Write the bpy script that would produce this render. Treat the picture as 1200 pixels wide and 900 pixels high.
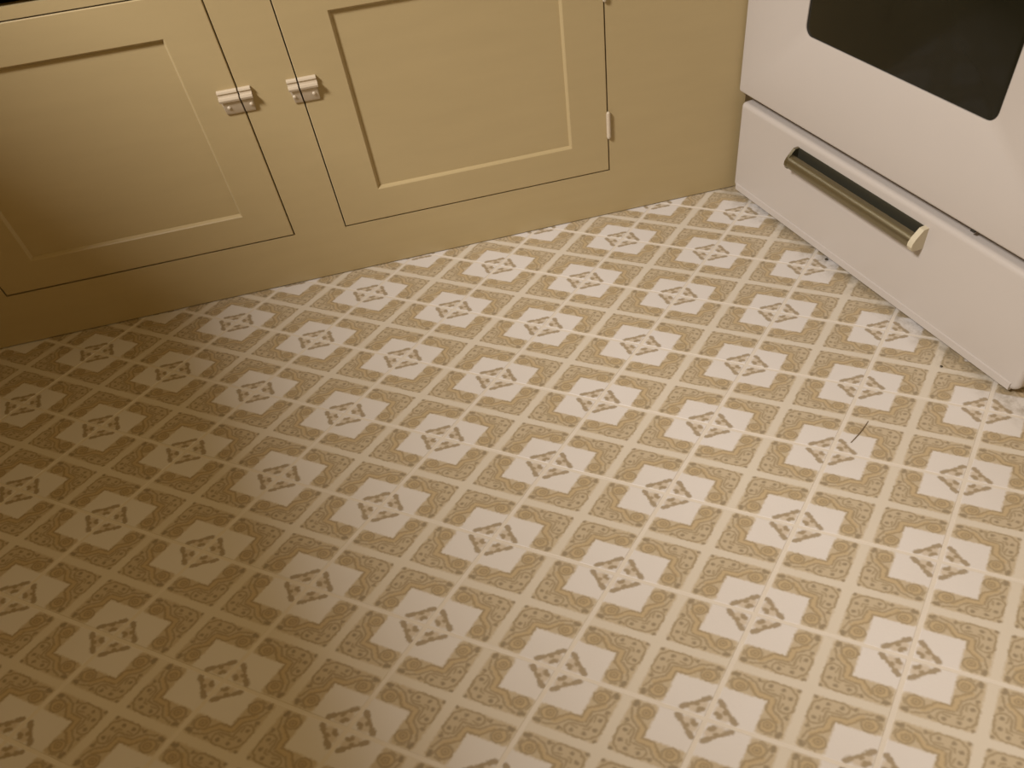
import bpy, bmesh, math, random
from mathutils import Vector, Matrix

for o in list(bpy.data.objects):
    bpy.data.objects.remove(o)
scene = bpy.context.scene
COL = scene.collection

# ---------------------------------------------------------------- camera
# world: x along the cabinet front, y into the cabinet, z up, metres
F_PX, YAW, PITCH, ROLL = 870.538, 0.195283, 0.85092, 0.111273
PPX, PPY = 665.187, 542.066
cam_d = bpy.data.cameras.new('camera')
cam = bpy.data.objects.new('camera', cam_d)
COL.objects.link(cam)
cam_d.sensor_fit = 'HORIZONTAL'
cam_d.sensor_width = 36.0
cam_d.lens = F_PX / 1200 * 36
cam_d.shift_x = -(PPX - 600) / 1200
cam_d.shift_y = (PPY - 450) / 1200
cam_d.clip_start = 0.02
fwd = Vector((math.sin(YAW) * math.cos(PITCH), math.cos(YAW) * math.cos(PITCH), -math.sin(PITCH)))
rgt = Vector((math.cos(YAW), -math.sin(YAW), 0))
dwn = fwd.cross(rgt)
r2 = math.cos(ROLL) * rgt + math.sin(ROLL) * dwn
d2 = -math.sin(ROLL) * rgt + math.cos(ROLL) * dwn
M = Matrix((r2, -d2, -fwd)).transposed().to_4x4()
M.translation = Vector((0.148882, -1.357575, 0.838457))
cam.matrix_world = M
cam_d.dof.use_dof = True
cam_d.dof.focus_distance = 1.30
cam_d.dof.aperture_fstop = 4.0
scene.camera = cam

# ---------------------------------------------------------------- light
world = bpy.data.worlds.new('room_ambience')
scene.world = world
world.use_nodes = True
bg = world.node_tree.nodes['Background']
bg.inputs['Color'].default_value = (1.0, 0.665, 0.24, 1)
bg.inputs['Strength'].default_value = 0.31

def area_light(name, loc, target, sx, sy, power, color):
    d = bpy.data.lights.new(name, 'AREA')
    d.shape = 'RECTANGLE'
    d.size, d.size_y = sx, sy
    d.energy, d.color = power, color
    o = bpy.data.objects.new(name, d)
    COL.objects.link(o)
    o.location = loc
    o.rotation_euler = (Vector(target) - Vector(loc)).to_track_quat('-Z', 'Y').to_euler()
    return o
# daylight from a window high on the left, over the added half wall
area_light('window_daylight', (-1.55, -1.32, 2.45), (0.3, -0.5, 0.0), 0.48, 0.48, 104, (1.0, 0.955, 0.94))

scene.view_settings.view_transform = 'Standard'
scene.view_settings.look = 'None'
scene.view_settings.gamma = 1.0
scene.view_settings.use_curve_mapping = False
scene.view_settings.exposure = 0.0

# ---------------------------------------------------------------- helpers
def link(name, me, mat=None, parent=None, loc=None, smooth=None):
    o = bpy.data.objects.new(name, me)
    COL.objects.link(o)
    if mat is not None and not me.materials:
        me.materials.append(mat)
    if parent is not None:
        o.parent = parent
    if loc is not None:
        o.location = loc
    if smooth:
        me.shade_smooth()
        me.set_sharp_from_angle(angle=math.radians(smooth))
    return o

def tag(o, label=None, cat=None, group=None, kind=None):
    for k, v in (('label', label), ('category', cat), ('group', group), ('kind', kind)):
        if v:
            o[k] = v
    return o

def empty(name, loc=(0, 0, 0), rz=0.0):
    o = bpy.data.objects.new(name, None)
    COL.objects.link(o)
    o.empty_display_size = 0.1
    o.location = loc
    o.rotation_euler = (0, 0, rz)
    return o

def to_mesh(bm, name):
    bmesh.ops.recalc_face_normals(bm, faces=bm.faces[:])
    me = bpy.data.meshes.new(name)
    bm.to_mesh(me)
    bm.free()
    return me

def add_box(bm, x0, x1, y0, y1, z0, z1, bev=0.0, seg=2):
    r = bmesh.ops.create_cube(bm, size=1.0)
    vs = r['verts']
    for v in vs:
        v.co = Vector(((x0 + x1) / 2 + v.co.x * (x1 - x0), (y0 + y1) / 2 + v.co.y * (y1 - y0), (z0 + z1) / 2 + v.co.z * (z1 - z0)))
    if bev > 0:
        es = list({e for v in vs for e in v.link_edges})
        bmesh.ops.bevel(bm, geom=es, offset=bev, segments=seg, affect='EDGES', profile=0.5)

def box(name, dims, mat, parent=None, bev=0.0, seg=2):
    bm = bmesh.new()
    add_box(bm, *dims, bev=bev, seg=seg)
    return link(name, to_mesh(bm, name), mat, parent, smooth=40 if bev else None)

def loops_mesh(bm, loops, cap_first=True, cap_last=True):
    rows = [[bm.verts.new(p) for p in lp] for lp in loops]
    n = len(rows[0])
    for a, b in zip(rows, rows[1:]):
        for i in range(n):
            j = (i + 1) % n
            bm.faces.new((a[i], a[j], b[j], b[i]))
    if cap_first:
        bm.faces.new(rows[0])
    if cap_last:
        bm.faces.new(rows[-1])

def rrect(x0, x1, z0, z1, r, seg=5):
    """rounded rectangle outline in (x, z); r = radius or 4 radii (x0z0, x1z0, x1z1, x0z1)"""
    rr = (r,) * 4 if isinstance(r, (int, float)) else r
    out = []
    cs = ((x0, z0, 1, 1, math.pi), (x1, z0, -1, 1, 1.5 * math.pi), (x1, z1, -1, -1, 0), (x0, z1, 1, -1, 0.5 * math.pi))
    for (cx, cz, sx, sz, a0), q in zip(cs, rr):
        for k in range(seg + 1):
            a = a0 + 0.5 * math.pi * k / seg
            out.append((cx + sx * q + q * math.cos(a), cz + sz * q + q * math.sin(a)))
    return out

def slab_loops(x0, x1, z0, z1, r, y_front, y_back, bev, seg=4):
    """loops of a rounded-corner slab whose front edge is rolled over by bev"""
    lp = [[(x, y_back, z) for x, z in rrect(x0, x1, z0, z1, r)]]
    for k in range(seg + 1):
        a = 0.5 * math.pi * k / seg
        ins = bev * (1 - math.cos(a))
        y = y_front + bev * (1 - math.sin(a))
        rq = max(r - ins, 0.0015) if isinstance(r, (int, float)) else tuple(max(q - ins, 0.0015) for q in r)
        lp.append([(x, y, z) for x, z in rrect(x0 + ins, x1 - ins, z0 + ins, z1 - ins, rq)])
    return lp

def prism_x(bm, prof, x0, x1):
    """profile of (y, z) points drawn out along x"""
    loops_mesh(bm, [[(x0, y, z) for y, z in prof], [(x1, y, z) for y, z in prof]])

# ---------------------------------------------------------------- stove frame of reference
SANG = 0.179854
SX = 0.832374
sd = Vector((math.sin(SANG), -math.cos(SANG), 0))      # along the stove front, away from the cabinet
sn = Vector((math.cos(SANG), math.sin(SANG), 0))       # into the stove

# ---------------------------------------------------------------- node expressions
class NX:
    """tiny expression builder over math nodes"""
    tree = None
    def __init__(s, v):
        s.v = v
    @staticmethod
    def op(name, *args, clamp=False):
        n = NX.tree.nodes.new('ShaderNodeMath')
        n.operation = name
        n.use_clamp = clamp
        for i, a in enumerate(args):
            a = a.v if isinstance(a, NX) else a
            if isinstance(a, (int, float)):
                n.inputs[i].default_value = a
            else:
                NX.tree.links.new(a, n.inputs[i])
        return NX(n.outputs[0])
    def __add__(s, o): return NX.op('ADD', s, o)
    def __radd__(s, o): return NX.op('ADD', o, s)
    def __sub__(s, o): return NX.op('SUBTRACT', s, o)
    def __rsub__(s, o): return NX.op('SUBTRACT', o, s)
    def __mul__(s, o): return NX.op('MULTIPLY', s, o)
    def __rmul__(s, o): return NX.op('MULTIPLY', o, s)
def nmin(*a):
    r = a[0]
    for b in a[1:]:
        r = NX.op('MINIMUM', r, b)
    return r
def nmax(*a):
    r = a[0]
    for b in a[1:]:
        r = NX.op('MAXIMUM', r, b)
    return r
def nabs(a): return NX.op('ABSOLUTE', a)
def hyp(a, b): return NX.op('SQRT', NX.op('MULTIPLY_ADD', a, a, b * b))
def disc(x, y, cx, cy, r): return hyp(x - cx, y - cy) - r
def ring(x, y, cx, cy, r, w): return nabs(hyp(x - cx, y - cy) - r) - w
def caps(x, y, p, q, r):
    dx, dy = q[0] - p[0], q[1] - p[1]
    L2 = dx * dx + dy * dy
    px, py = x - p[0], y - p[1]
    h = NX.op('MULTIPLY_ADD', px, dx / L2, py * (dy / L2), clamp=True)
    return hyp(px - h * dx, py - h * dy) - r
def mask(d, w): return NX.op('MULTIPLY_ADD', d, -1.0 / w, 0.5, clamp=True)

def new_mat(name, base=None, rough=0.5, metal=0.0, spec=0.5):
    m = bpy.data.materials.new(name)
    m.use_nodes = True
    b = m.node_tree.nodes['Principled BSDF']
    b.inputs['Roughness'].default_value = rough
    b.inputs['Metallic'].default_value = metal
    b.inputs['Specular IOR Level'].default_value = spec
    if base:
        b.inputs['Base Color'].default_value = (*base, 1)
    return m, m.node_tree, b

def srgb(r, g, b):
    f = lambda c: (c / 255 / 12.92) if c / 255 <= 0.04045 else ((c / 255 + 0.055) / 1.055) ** 2.4
    return (f(r), f(g), f(b))

def noisy(name, base, amount, scale, rough, bump=0.0, bump_scale=200.0, stretch=(1, 1, 1), metal=0.0, spec=0.5):
    """plain colour with a little mottling and fine relief"""
    m, t, b = new_mat(name, base, rough, metal, spec)
    tc = t.nodes.new('ShaderNodeTexCoord')
    mp = t.nodes.new('ShaderNodeMapping')
    mp.inputs['Scale'].default_value = stretch
    t.links.new(tc.outputs['Object'], mp.inputs['Vector'])
    nz = t.nodes.new('ShaderNodeTexNoise')
    nz.inputs['Scale'].default_value = scale
    nz.inputs['Detail'].default_value = 4
    t.links.new(mp.outputs[0], nz.inputs['Vector'])
    mx = t.nodes.new('ShaderNodeMix')
    mx.data_type = 'RGBA'
    mx.inputs['A'].default_value = (*[c * (1 - amount) for c in base], 1)
    mx.inputs['B'].default_value = (*[min(1, c * (1 + amount)) for c in base], 1)
    t.links.new(nz.outputs['Fac'], mx.inputs['Factor'])
    t.links.new(mx.outputs['Result'], b.inputs['Base Color'])
    if bump:
        n2 = t.nodes.new('ShaderNodeTexNoise')
        n2.inputs['Scale'].default_value = bump_scale
        n2.inputs['Detail'].default_value = 3
        t.links.new(mp.outputs[0], n2.inputs['Vector'])
        bp = t.nodes.new('ShaderNodeBump')
        bp.inputs['Strength'].default_value = bump
        bp.inputs['Distance'].default_value = 0.001
        t.links.new(n2.outputs['Fac'], bp.inputs['Height'])
        t.links.new(bp.outputs[0], b.inputs['Normal'])
    return m

def vinyl_tile_material():
    m, t, b = new_mat('printed_vinyl', None, 0.42, 0, 0.35)
    NX.tree = t
    uvn = t.nodes.new('ShaderNodeUVMap')
    sp = t.nodes.new('ShaderNodeSeparateXYZ')
    # the print bleeds a little: warp the drawing coordinates slightly
    oi = t.nodes.new('ShaderNodeNewGeometry')
    nz = t.nodes.new('ShaderNodeTexNoise')
    nz.inputs['Scale'].default_value = 260
    nz.inputs['Detail'].default_value = 1
    t.links.new(oi.outputs['Position'], nz.inputs['Vector'])
    va = t.nodes.new('ShaderNodeVectorMath'); va.operation = 'MULTIPLY_ADD'
    va.inputs[1].default_value = (0.022, 0.022, 0)
    t.links.new(nz.outputs['Color'], va.inputs[0])
    t.links.new(uvn.outputs[0], va.inputs[2])
    t.links.new(va.outputs[0], sp.inputs[0])
    u = nabs(NX(sp.outputs[0]) - 0.511)
    v = nabs(NX(sp.outputs[1]) - 0.511)
    a, c = nmax(u, v), nmin(u, v)          # folded: scroll arm runs along a
    W = 0.015
    # scroll border
    fill = hyp(nmax(nabs(a - 0.257) - 0.189, 0.0), nmax(nabs(c - 0.123) - 0.055, 0.0)) - 0.032
    gold = nmin(disc(a, c, 0.400, 0.148, 0.048), caps(a, c, (0.19, 0.182), (0.285, 0.172), 0.022), caps(a, c, (0.285, 0.172), (0.345, 0.108), 0.020))
    line = nmin(
        nabs(caps(a, c, (0.122, 0.095), (0.216, 0.090), 0.048)) - 0.0058,
        ring(a, c, 0.400, 0.148, 0.052, 0.0060),
        ring(a, c, 0.394, 0.152, 0.024, 0.0052),
        caps(a, c, (0.165, 0.202), (0.280, 0.197), 0.0058),
        caps(a, c, (0.280, 0.197), (0.352, 0.112), 0.0058),
        caps(a, c, (0.352, 0.112), (0.440, 0.086), 0.0058),
        caps(a, c, (0.175, 0.162), (0.265, 0.152), 0.0055),
        caps(a, c, (0.265, 0.152), (0.320, 0.085), 0.0055),
        caps(a, c, (0.320, 0.085), (0.400, 0.058), 0.0055),
        caps(a, c, (0.108, 0.128), (0.150, 0.118), 0.0050),
        caps(a, c, (0.195, 0.112), (0.235, 0.120), 0.0050),
        caps(a, c, (0.270, 0.060), (0.300, 0.075), 0.0055),
        caps(a, c, (0.455, 0.110), (0.468, 0.150), 0.0050))
    dots = nmin(
        disc(a, c, 0.136, 0.084, 0.0150), disc(a, c, 0.220, 0.082, 0.0150), disc(a, c, 0.394, 0.152, 0.009),
        caps(a, c, (0.432, 0.064), (0.455, 0.070), 0.0165), disc(a, c, 0.052, 0.052, 0.0135), disc(a, c, 0.300, 0.060, 0.012))
    # quarter of the flower medallion at the tile's corner
    s, q = 0.5 - a, 0.5 - c                # s <= q
    medal = nmin(
        caps(s, q, (0.036, 0.168), (0.062, 0.144), 0.0215),
        caps(s, q, (0.062, 0.144), (0.102, 0.104), 0.0120),
        disc(s, q, 0.094, 0.094, 0.0200),
        caps(s, q, (0.044, 0.066), (0.060, 0.062), 0.0175))
    heart = caps(s, q, (0.062, 0.100), (0.080, 0.080), 0.040)
    def rgbmix(fac, A, B):
        n = t.nodes.new('ShaderNodeMix'); n.data_type = 'RGBA'
        t.links.new(fac.v, n.inputs['Factor'])
        for sock, val in (('A', A), ('B', B)):
            if isinstance(val, tuple):
                n.inputs[sock].default_value = (*val, 1)
            else:
                t.links.new(val, n.inputs[sock])
        return n.outputs['Result']
    BAND, WHITE = (0.600, 0.535, 0.435), (0.645, 0.602, 0.560)
    TAN, GOLD, LINE, DARK = (0.440, 0.345, 0.212), (0.462, 0.350, 0.200), (0.275, 0.210, 0.120), (0.255, 0.200, 0.125)
    col = rgbmix(mask(0.206 - c, 0.02), BAND, WHITE)
    # faint clouding of the ground colour
    n3 = t.nodes.new('ShaderNodeTexNoise'); n3.inputs['Scale'].default_value = 9; n3.inputs['Detail'].default_value = 6
    t.links.new(oi.outputs['Position'], n3.inputs['Vector'])
    f3 = NX.op('MULTIPLY_ADD', NX(n3.outputs['Fac']), 0.9, -0.27, clamp=True)
    g = rgbmix(f3 * 0.35, col, (0.53, 0.46, 0.36))
    col = g
    col = rgbmix(mask(fill, 0.020) * 0.76, col, TAN)
    col = rgbmix(mask(gold, 0.016) * 0.8, col, GOLD)
    col = rgbmix(mask(line, W) * 0.9, col, LINE)
    col = rgbmix(mask(dots, W) * 0.9, col, DARK)
    col = rgbmix(mask(heart, 0.03) * 0.55, col, GOLD)
    col = rgbmix(mask(medal, W) * 0.9, col, (0.300, 0.230, 0.138))
    # grime along the foot of the stove, in blotches that also paint contact shade
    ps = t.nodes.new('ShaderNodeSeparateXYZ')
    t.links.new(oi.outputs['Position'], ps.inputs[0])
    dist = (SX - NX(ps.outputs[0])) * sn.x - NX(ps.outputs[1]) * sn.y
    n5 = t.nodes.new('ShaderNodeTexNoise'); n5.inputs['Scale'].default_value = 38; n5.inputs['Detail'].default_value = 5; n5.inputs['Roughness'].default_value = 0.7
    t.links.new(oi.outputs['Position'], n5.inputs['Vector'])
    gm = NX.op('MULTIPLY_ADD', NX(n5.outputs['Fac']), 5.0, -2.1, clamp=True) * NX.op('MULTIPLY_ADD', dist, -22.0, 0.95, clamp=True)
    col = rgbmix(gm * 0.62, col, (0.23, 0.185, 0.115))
    t.links.new(col, b.inputs['Base Color'])
    # fine grain of the wear layer
    n4 = t.nodes.new('ShaderNodeTexNoise'); n4.inputs['Scale'].default_value = 350; n4.inputs['Detail'].default_value = 2
    t.links.new(oi.outputs['Position'], n4.inputs['Vector'])
    bp = t.nodes.new('ShaderNodeBump'); bp.inputs['Strength'].default_value = 0.12; bp.inputs['Distance'].default_value = 0.001
    t.links.new(n4.outputs['Fac'], bp.inputs['Height'])
    t.links.new(bp.outputs[0], b.inputs['Normal'])
    return m

PAINT = noisy('tan_cabinet_paint', (0.44, 0.345, 0.182), 0.05, 6, 0.33, bump=0.10, bump_scale=60, stretch=(1, 1, 6), spec=0.4)
PAINT_PALE = noisy('pale_metal_paint', (0.56, 0.475, 0.355), 0.05, 30, 0.32)
DARKIN = noisy('dark_cabinet_inside', (0.05, 0.035, 0.018), 0.1, 10, 0.8)
ENAMEL = noisy('white_stove_enamel', (0.50, 0.455, 0.41), 0.02, 5, 0.30, bump=0.03, bump_scale=90, spec=0.45)
BLACKG = noisy('black_oven_glass', (0.012, 0.011, 0.006), 0.1, 8, 0.12, spec=0.25)
BLACKR = noisy('dark_stove_underside', (0.03, 0.026, 0.018), 0.1, 20, 0.7)
ALU = noisy('brushed_handle_metal', (0.30, 0.275, 0.195), 0.15, 40, 0.34, bump=0.15, bump_scale=120, stretch=(0.05, 1, 1), metal=1.0)
SHADEMETAL = noisy('shaded_grip_metal', (0.085, 0.080, 0.055), 0.2, 40, 0.45, stretch=(0.05, 1, 1), metal=0.6)  # pull metal darkened to paint in the shade behind the grip
CAPM = noisy('cream_plastic', (0.56, 0.50, 0.36), 0.04, 30, 0.4)
GROUT = noisy('joint_vinyl', (0.635, 0.57, 0.48), 0.05, 40, 0.5)
WALLM = noisy('cream_wall_paint', (0.62, 0.52, 0.36), 0.04, 4, 0.6)
COUNTER = noisy('worktop_laminate', (0.50, 0.45, 0.36), 0.08, 60, 0.35)
CRUMB = noisy('dark_crumb', (0.06, 0.045, 0.025), 0.2, 300, 0.8)
TWIG = noisy('brown_splinter', (0.17, 0.12, 0.065), 0.2, 300, 0.7)
TILE = vinyl_tile_material()

# ---------------------------------------------------------------- floor with its tiles
floor = box('floor', (-2.0, 2.2, -2.6, 0.75, -0.06, -0.0006), GROUT)
tag(floor, 'cream patterned vinyl floor laid diagonally to the cabinet', kind='structure')
E1 = Vector((0.110075, 0.1054005, 0))
E2 = Vector((0.1449282, -0.1099808, 0))
ORG = Vector((0.154248, -0.7363695, 0))
def tile_mesh():
    g, bv = 0.0155, 0.004
    bm = bmesh.new()
    uvl = bm.loops.layers.uv.new('UVMap')
    def P(u, v, z):
        w = E1 * (u - 0.5) + E2 * (v - 0.5)
        return (w.x, w.y, z)
    rows = []
    for ins, z in ((g, -0.0006), (g + 0.001, -0.0003), (g + bv, 0.0)):
        rows.append([(P(u, v, z), (u, v)) for u, v in ((ins, ins), (1 - ins, ins), (1 - ins, 1 - ins), (ins, 1 - ins))])
    vv = [[bm.verts.new(p) for p, _ in r] for r in rows]
    def face(idx):
        f = bm.faces.new([vv[a][b] for a, b in idx])
        for lp, (a, b) in zip(f.loops, idx):
            lp[uvl].uv = rows[a][b][1]
    for k in range(2):
        for i in range(4):
            j = (i + 1) % 4
            face(((k, i), (k, j), (k + 1, j), (k + 1, i)))
    face(((2, 0), (2, 1), (2, 2), (2, 3)))
    bmesh.ops.recalc_face_normals(bm, faces=bm.faces[:])
    if [f for f in bm.faces if len({v.co.z for v in f.verts}) == 1][0].normal.z < 0:
        bmesh.ops.reverse_faces(bm, faces=bm.faces[:])
    me = bpy.data.meshes.new('floor_tile')
    bm.to_mesh(me); bm.free()
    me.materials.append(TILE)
    return me
tm = tile_mesh()
for i in range(-14, 15):
    for j in range(-14, 15):
        c = ORG + E1 * (i + 0.5) + E2 * (j + 0.5)
        if -1.15 < c.x < 1.5 and -1.95 < c.y < 0.05:
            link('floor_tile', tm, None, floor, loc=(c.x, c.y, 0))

# ---------------------------------------------------------------- walls
wb = box('wall_back', (-2.0, 2.2, 0.66, 0.75, 0.0, 2.4), WALLM); tag(wb, 'cream painted wall behind the cabinet', kind='structure')
wr = box('wall_right', (0, 2.6, 0, 0.09, 0.0, 2.4), WALLM)
wr.location = Vector((SX, 0, 0)) + sn * 0.78 - sd * 0.40
wr.rotation_euler = (0, 0, SANG - math.pi / 2)
tag(wr, 'cream painted wall behind the stove', kind='structure')
# unseen half wall added on the left to cast the floor shade
HW = 1.28
wl = box('shade_wall_left', (0.0, 2.2, -0.12, 0.0, 0.0, HW), WALLM)
wl.location = (-1.005, -0.004, 0)
wl.rotation_euler = (0, 0, SANG - math.pi / 2 + 0.07)
tag(wl, 'unseen low half wall added to shade the floor on the left', kind='structure')

# ---------------------------------------------------------------- cabinet
cab = empty('base_cabinet', (0, 0, 0))
tag(cab, 'tan painted built-in base cabinet with two panelled doors', 'cabinet')
XL, XR = -0.995, 0.852
DOORS = ((-0.5725, -0.0580, 0.1025, 0.5110), (0.0395, 0.5680, 0.0975, 0.5110))
GAP = 0.0021
RT = 0.5285                       # top of the rail over the doors
def face_frame():
    bm = bmesh.new()
    xs = sorted({XL, XR, *[d[0] - GAP for d in DOORS], *[d[1] + GAP for d in DOORS]})
    # bottom rail is split so each door keeps its own sill height
    zb = [d[2] - GAP for d in DOORS]
    zt = 0.511 + GAP
    T = 0.022
    xm = 0.5 * (DOORS[0][1] + DOORS[1][0])
    outline_holes = [(d[0] - GAP, d[1] + GAP, d[2] - GAP, zt) for d in DOORS]
    xs = [XL, outline_holes[0][0], outline_holes[0][1], outline_holes[1][0], outline_holes[1][1], XR]
    zs = sorted({0.0018, outline_holes[0][2], outline_holes[1][2], zt, RT})
    grid = {}
    def V(x, z):
        if (x, z) not in grid:
            grid[(x, z)] = bm.verts.new((x, 0.0, z))
        return grid[(x, z)]
    for x0, x1 in zip(xs, xs[1:]):
        for z0, z1 in zip(zs, zs[1:]):
            cx, cz = (x0 + x1) / 2, (z0 + z1) / 2
            if any(h[0] < cx < h[1] and h[2] < cz < h[3] for h in outline_holes):
                continue
            bm.faces.new((V(x0, z0), V(x1, z0), V(x1, z1), V(x0, z1)))
    ext = bmesh.ops.extrude_face_region(bm, geom=bm.faces[:])
    for v in ext['geom']:
        if isinstance(v, bmesh.types.BMVert):
            v.co.y += T
    return to_mesh(bm, 'face_frame')
link('face_frame', face_frame(), PAINT, cab)
# carcass behind the frame (back, ends, floor, divider)
bm = bmesh.new()
add_box(bm, XL, XR, 0.036, 0.64, 0.0, 0.08)
add_box(bm, XL, XR, 0.62, 0.64, 0.08, 0.87)
add_box(bm, XL, XL + 0.018, 0.036, 0.62, 0.08, 0.87)
add_box(bm, XR - 0.018, XR, 0.036, 0.62, 0.08, 0.87)
add_box(bm, XL + 0.018, XR - 0.018, 0.055, 0.62, 0.5285, 0.5385)
link('carcass', to_mesh(bm, 'carcass'), DARKIN, cab)
box('end_panel', (XR - 0.016, XR, 0.022, 0.036, 0, 0.87), PAINT, cab)
# upper frame with drawers, above a dark slot
DZ0, DZ1 = 0.541, 0.70
box('upper_rail', (XL, XR, 0.0, 0.022, DZ1 + 0.003, 0.87), PAINT, cab)
for x0, x1 in ((XL, -0.5755), (-0.055, 0.0365), (0.571, XR)):
    box('upper_stile', (x0, x1, 0.0, 0.022, RT, DZ1 + 0.003), PAINT, cab)
for x0, x1 in ((-0.5725, -0.058), (0.0395, 0.568)):
    d = box('drawer', (x0, x1, -0.002, 0.020, DZ0, DZ1), PAINT, cab, bev=0.003)
    box('drawer_pull', ((x0 + x1) / 2 - 0.045, (x0 + x1) / 2 + 0.045, -0.024, -0.002, 0.612, 0.628), PAINT_PALE, d, bev=0.005)

def door_mesh(x0, x1, z0, z1, px0, px1, pz0, pz1):
    """frame of a panelled door: flat front, chamfered inner edge"""
    bm = bmesh.new()
    e, ch, dp = 0.0012, 0.0044, 0.0062
    R = lambda a, b, c, d, y: [(a, y, c), (b, y, c), (b, y, d), (a, y, d)]
    lp = [R(px0 + ch, px1 - ch, pz0 + ch, pz1 - ch, 0.020), R(x0, x1, z0, z1, 0.020), R(x0, x1, z0, z1, e), R(x0 + e, x1 - e, z0 + e, z1 - e, 0.0),
          R(px0, px1, pz0, pz1, 0.0), R(px0 + ch * 0.35, px1 - ch * 0.35, pz0 + ch * 0.35, pz1 - ch * 0.35, 0.0012),
          R(px0 + ch, px1 - ch, pz0 + ch, pz1 - ch, dp), R(px0 + ch, px1 - ch, pz0 + ch, pz1 - ch, 0.020)]
    rows = [[bm.verts.new(p) for p in l] for l in lp]
    for a, b in zip(rows, rows[1:]):
        for i in range(4):
            j = (i + 1) % 4
            bm.faces.new((a[i], a[j], b[j], b[i]))
    bmesh.ops.remove_doubles(bm, verts=bm.verts[:], dist=1e-6)
    return to_mesh(bm, 'door')

def latch_half(x0, x1, zc, mirror):
    """half of a cast cupboard catch: stepped top ridges, body falling back to the door"""
    bm = bmesh.new()
    prof = [(0.0, -0.0190), (-0.0020, -0.0190), (-0.0040, -0.0160), (-0.0082, 0.0015), (-0.0112, 0.0035), (-0.0122, 0.0065), (-0.0112, 0.0095),
            (-0.0058, 0.0100), (-0.0052, 0.0135), (-0.0072, 0.0155), (-0.0064, 0.0180), (-0.0025, 0.0190), (0.0, 0.0190)]
    tp = 0.0035
    L = [[(x0 + (tp if mirror < 0 else 0) * (1 if z < 0.002 else 0), y, zc + z) for y, z in prof],
         [(x1 - (tp if mirror > 0 else 0) * (1 if z < 0.002 else 0), y, zc + z) for y, z in prof]]
    loops_mesh(bm, L)
    # rivet head on the face
    xr = x0 + (x1 - x0) * (0.35 if mirror < 0 else 0.65)
    r = bmesh.ops.create_uvsphere(bm, u_segments=10, v_segments=6, radius=0.0032)
    for v in r['verts']:
        v.co = Vector((xr + v.co.x, -0.0062 + v.co.y * 0.7, zc - 0.0070 + v.co.z))
    return to_mesh(bm, 'latch')

PANELS = ((-0.4990, -0.1320, 0.1565, 0.4560), (0.1165, 0.4950, 0.1555, 0.4560))
for k, (D, Pn) in enumerate(zip(DOORS, PANELS)):
    d = link('cabinet_door', door_mesh(*D, *Pn), PAINT, cab)
    box('door_panel', (Pn[0] + 0.004, Pn[1] - 0.004, 0.0061, 0.0165, Pn[2] + 0.004, Pn[3] - 0.004), PAINT, d)
    if k == 0:
        ox, lx0, lx1, kx0, kx1 = D[1], D[1] - 0.032, D[1] - 0.0003, D[1] + 0.0022, D[1] + 0.0215
        mir, hx = -1, D[0] - GAP / 2
        zc = 0.352
    else:
        lx0, lx1, kx0, kx1 = D[0] + 0.0003, D[0] + 0.0295, D[0] - 0.0185, D[0] - 0.0022
        mir, hx = 1, D[1] + GAP / 2
        zc = 0.350
    o = link('latch', latch_half(lx0, lx1, zc, mir), PAINT_PALE, d, smooth=35)
    o['label'] = 'pale painted metal cupboard latch'
    o = link('latch_keeper', latch_half(kx0, kx1, zc, -mir), PAINT_PALE, cab, smooth=35)
    o['label'] = 'pale painted metal latch keeper'
    for zh in (0.1875, 0.424):
        bm = bmesh.new()
        r = bmesh.ops.create_cone(bm, cap_ends=True, segments=14, radius1=0.0042, radius2=0.0042, depth=0.044)
        for kz in (-0.0228, 0.0228):
            rs = bmesh.ops.create_uvsphere(bm, u_segments=10, v_segments=6, radius=0.0036)
            for v in rs['verts']:
                v.co.z += kz
        for v in bm.verts:
            v.co += Vector((hx, -0.0030, zh))
        h = link('hinge', to_mesh(bm, 'hinge'), PAINT_PALE, d, smooth=40)
        h['label'] = 'pale painted hinge barrel'

ct = box('countertop', (XL, 0.842, 0.0, 0.66, 0.87, 0.905), COUNTER, bev=0.004)
tag(ct, 'laminate worktop lying on the tan base cabinet', 'countertop')

# ---------------------------------------------------------------- stove
stove = empty('stove', Vector((SX, 0, 0)), SANG - math.pi / 2)
tag(stove, 'white enamel kitchen stove with black oven window and bottom drawer', 'stove')
SW = 0.757
# body behind the fronts
bm = bmesh.new()
add_box(bm, 0.012, SW - 0.008, 0.030, 0.66, 0.035, 0.90, bev=0.004)
link('body', to_mesh(bm, 'body'), ENAMEL, stove, smooth=40)
box('base_plinth', (0.05, SW - 0.03, 0.05, 0.62, 0.012, 0.036), BLACKR, stove)
for lx in (0.05, SW - 0.05):
    for ly in (0.06, 0.60):
        bm = bmesh.new()
        bmesh.ops.create_cone(bm, cap_ends=True, segments=16, radius1=0.016, radius2=0.012, depth=0.036)
        for v in bm.verts:
            v.co += Vector((lx, ly, 0.018))
        link('leg', to_mesh(bm, 'leg'), BLACKR, stove, smooth=40)
# cooktop and controls (above the picture)
box('cooktop', (0.010, SW + 0.002, -0.005, 0.66, 0.90, 0.925), ENAMEL, stove, bev=0.008, seg=3)
box('backguard', (0.0, SW, 0.60, 0.66, 0.925, 1.08), ENAMEL, stove, bev=0.01, seg=3)
box('control_panel', (0.006, SW, -0.004, 0.03, 0.775, 0.895), ENAMEL, stove, bev=0.006, seg=3)
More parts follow.
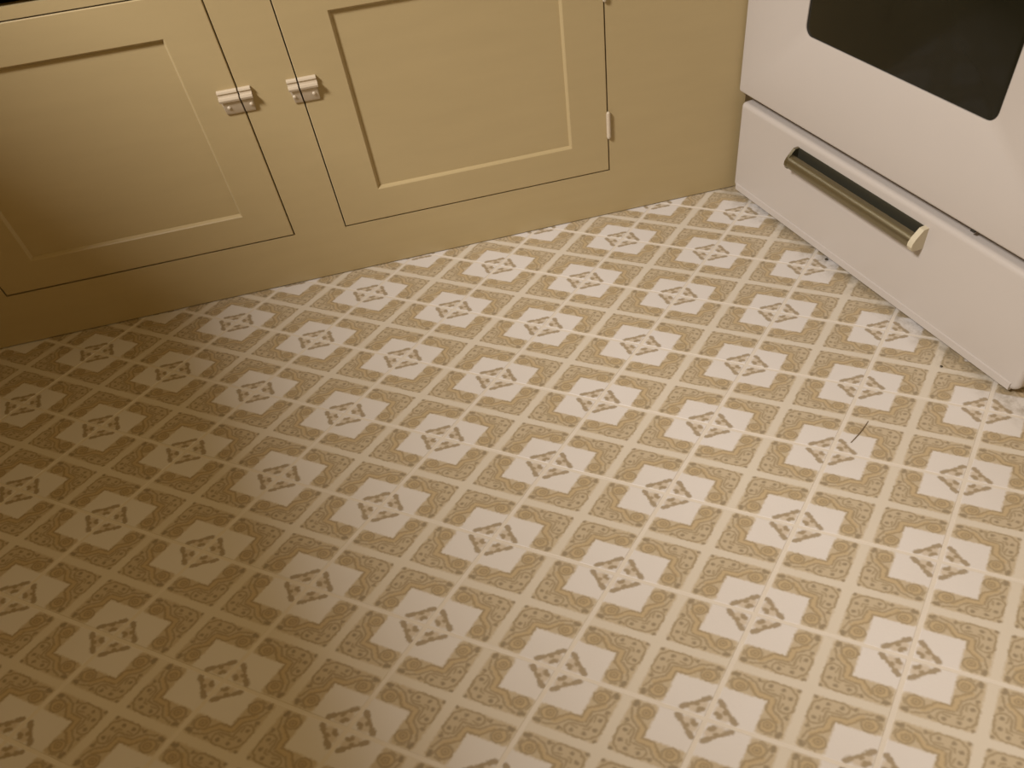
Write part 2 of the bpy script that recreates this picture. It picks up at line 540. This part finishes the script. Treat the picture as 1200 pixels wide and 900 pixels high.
# oven door with its window opening
DB, DT = 0.2040, 0.765
WX0, WX1, WZ0, WZ1 = 0.166, 0.566, 0.3475, 0.600
bm = bmesh.new()
lps = slab_loops(0.0060, SW - 0.003, DB, DT, 0.006, 0.0, 0.026, 0.004)
hole = lambda ins, y: [(x, y, z) for x, z in rrect(WX0 + ins, WX1 - ins, WZ0 + ins, WZ1 - ins, 0.016)]
lps += [hole(0, 0.0), hole(0.0012, 0.0008), hole(0.0015, 0.006)]
loops_mesh(bm, lps, cap_first=True, cap_last=False)
od = link('oven_door', to_mesh(bm, 'oven_door'), ENAMEL, stove, smooth=35)
bm = bmesh.new()
loops_mesh(bm, slab_loops(WX0 + 0.0012, WX1 - 0.0012, WZ0 + 0.0012, WZ1 - 0.0012, 0.015, 0.0022, 0.008, 0.0008, seg=2))
g = link('oven_window', to_mesh(bm, 'oven_window'), BLACKG, od, smooth=35)
g['label'] = 'black glass oven window with rounded corners'
bm = bmesh.new()
add_box(bm, 0.09, SW - 0.09, -0.052, -0.034, 0.705, 0.727, bev=0.007, seg=3)
for hx in (0.11, SW - 0.13):
    add_box(bm, hx, hx + 0.02, -0.040, 0.001, 0.708, 0.724, bev=0.003)
link('oven_door_handle', to_mesh(bm, 'oven_door_handle'), ALU, od, smooth=40)
box('door_bumper', (0.583, 0.590, 0.004, 0.012, 0.1985, 0.2045), BLACKR, od)
# storage drawer: rolled top edge, crease and turned-in strip along the bottom
bm = bmesh.new()
ZB, ZC, ZT = 0.0105, 0.0250, 0.1885
X0, X1 = 0.017, 0.756
lps = []
rad = (0.016, 0.016, 0.0095, 0.0095)
lps = slab_loops(X0, X1, ZB, ZT, rad, 0.0, 0.028, 0.0085, seg=6)
loops_mesh(bm, lps)
dr = link('storage_drawer', to_mesh(bm, 'storage_drawer'), ENAMEL, stove, smooth=35)
bm = bmesh.new()                   # folded strip at the foot of the drawer front
prism_x(bm, [(0.0005, ZC), (-0.0026, ZC - 0.0008), (-0.0024, ZB + 0.002), (0.002, ZB - 0.001), (0.010, ZB - 0.001), (0.010, ZC)], X0 + 0.013, X1 - 0.013)
link('bottom_flange', to_mesh(bm, 'bottom_flange'), ENAMEL, dr)
# drawer pull: a metal trough with cream end caps
HX0, HX1 = 0.2015, 0.5080
bm = bmesh.new()                   # convex grip bar standing off the drawer
bar = [(-0.0115, 0.1420), (-0.0115, 0.1585), (-0.0130, 0.1605)]
for k in range(7):
    a = math.pi / 2 * k / 6
    bar.append((-0.0140 - 0.0120 * math.sin(a), 0.1470 + 0.0130 * math.cos(a)))
bar += [(-0.0255, 0.1420), (-0.0225, 0.1385), (-0.0180, 0.1375), (0.0, 0.1375), (0.0, 0.1420)]
prism_x(bm, bar, HX0, HX1)
hd = link('drawer_handle', to_mesh(bm, 'drawer_handle'), ALU, dr, smooth=50)
hd['label'] = 'dull metal trough shaped drawer pull'
g = box('grip_recess', (HX0, HX1, -0.0016, 0.0005, 0.1400, 0.1700), SHADEMETAL, hd)
g['label'] = 'metal lining behind the grip, darkened to paint in its shade'
cap = [(0.0, 0.1705), (-0.010, 0.1700), (-0.022, 0.1575), (-0.0262, 0.1500), (-0.0265, 0.1440), (-0.0225, 0.1370), (-0.012, 0.1345), (0.0, 0.1345)]
for x0, x1 in ((HX0 - 0.006, HX0), (HX1, HX1 + 0.010)):
    bm = bmesh.new()
    prism_x(bm, cap, x0, x1)
    c = link('end_cap', to_mesh(bm, 'end_cap'), CAPM if x0 >= HX1 else ALU, hd, smooth=30)
    c['label'] = 'cream plastic end cap' if x0 >= HX1 else 'dull metal end cap'

# ---------------------------------------------------------------- bits lying on the floor
def splinter(p, q, r):
    bm = bmesh.new()
    p, q = Vector(p), Vector(q)
    d = (q - p).normalized()
    n = d.cross(Vector((0, 0, 1)))
    loops = []
    for k in range(6):
        f = k / 5
        c = p.lerp(q, f) + n * (0.0015 * math.sin(f * 3.0))
        rr = r * (0.35 + 0.65 * math.sin(math.pi * (0.15 + 0.7 * f)))
        loops.append([c + n * (rr * math.cos(a)) + Vector((0, 0, r + rr * math.sin(a))) for a in [i * math.pi / 3 for i in range(6)]])
    loops_mesh(bm, loops)
    return to_mesh(bm, 'splinter')
s = link('splinter', splinter((0.6988, -0.7408, 0), (0.7445, -0.7107, 0), 0.0009), TWIG, smooth=60)
tag(s, 'thin dark splinter lying on a white floor medallion before the stove', 'splinter')
rnd = random.Random(4)
for (x, y, r), lab in zip(((0.8925, -0.3134, 0.0034), (0.9140, -0.6430, 0.0024)),
                          ('larger dark crumb touching the shadow under the stove drawer', 'tiny dark crumb on the floor near the stove drawer corner')):
    bm = bmesh.new()
    bmesh.ops.create_icosphere(bm, subdivisions=2, radius=r)
    for v in bm.verts:
        v.co *= rnd.uniform(0.75, 1.15)
        v.co.z *= 0.5
    zmin = min(v.co.z for v in bm.verts)
    for v in bm.verts:
        v.co.z -= zmin
    o = link('crumb', to_mesh(bm, 'crumb'), CRUMB, None, loc=(x, y, 0), smooth=60)
    tag(o, lab, 'crumb', 'crumbs on the floor by the stove')
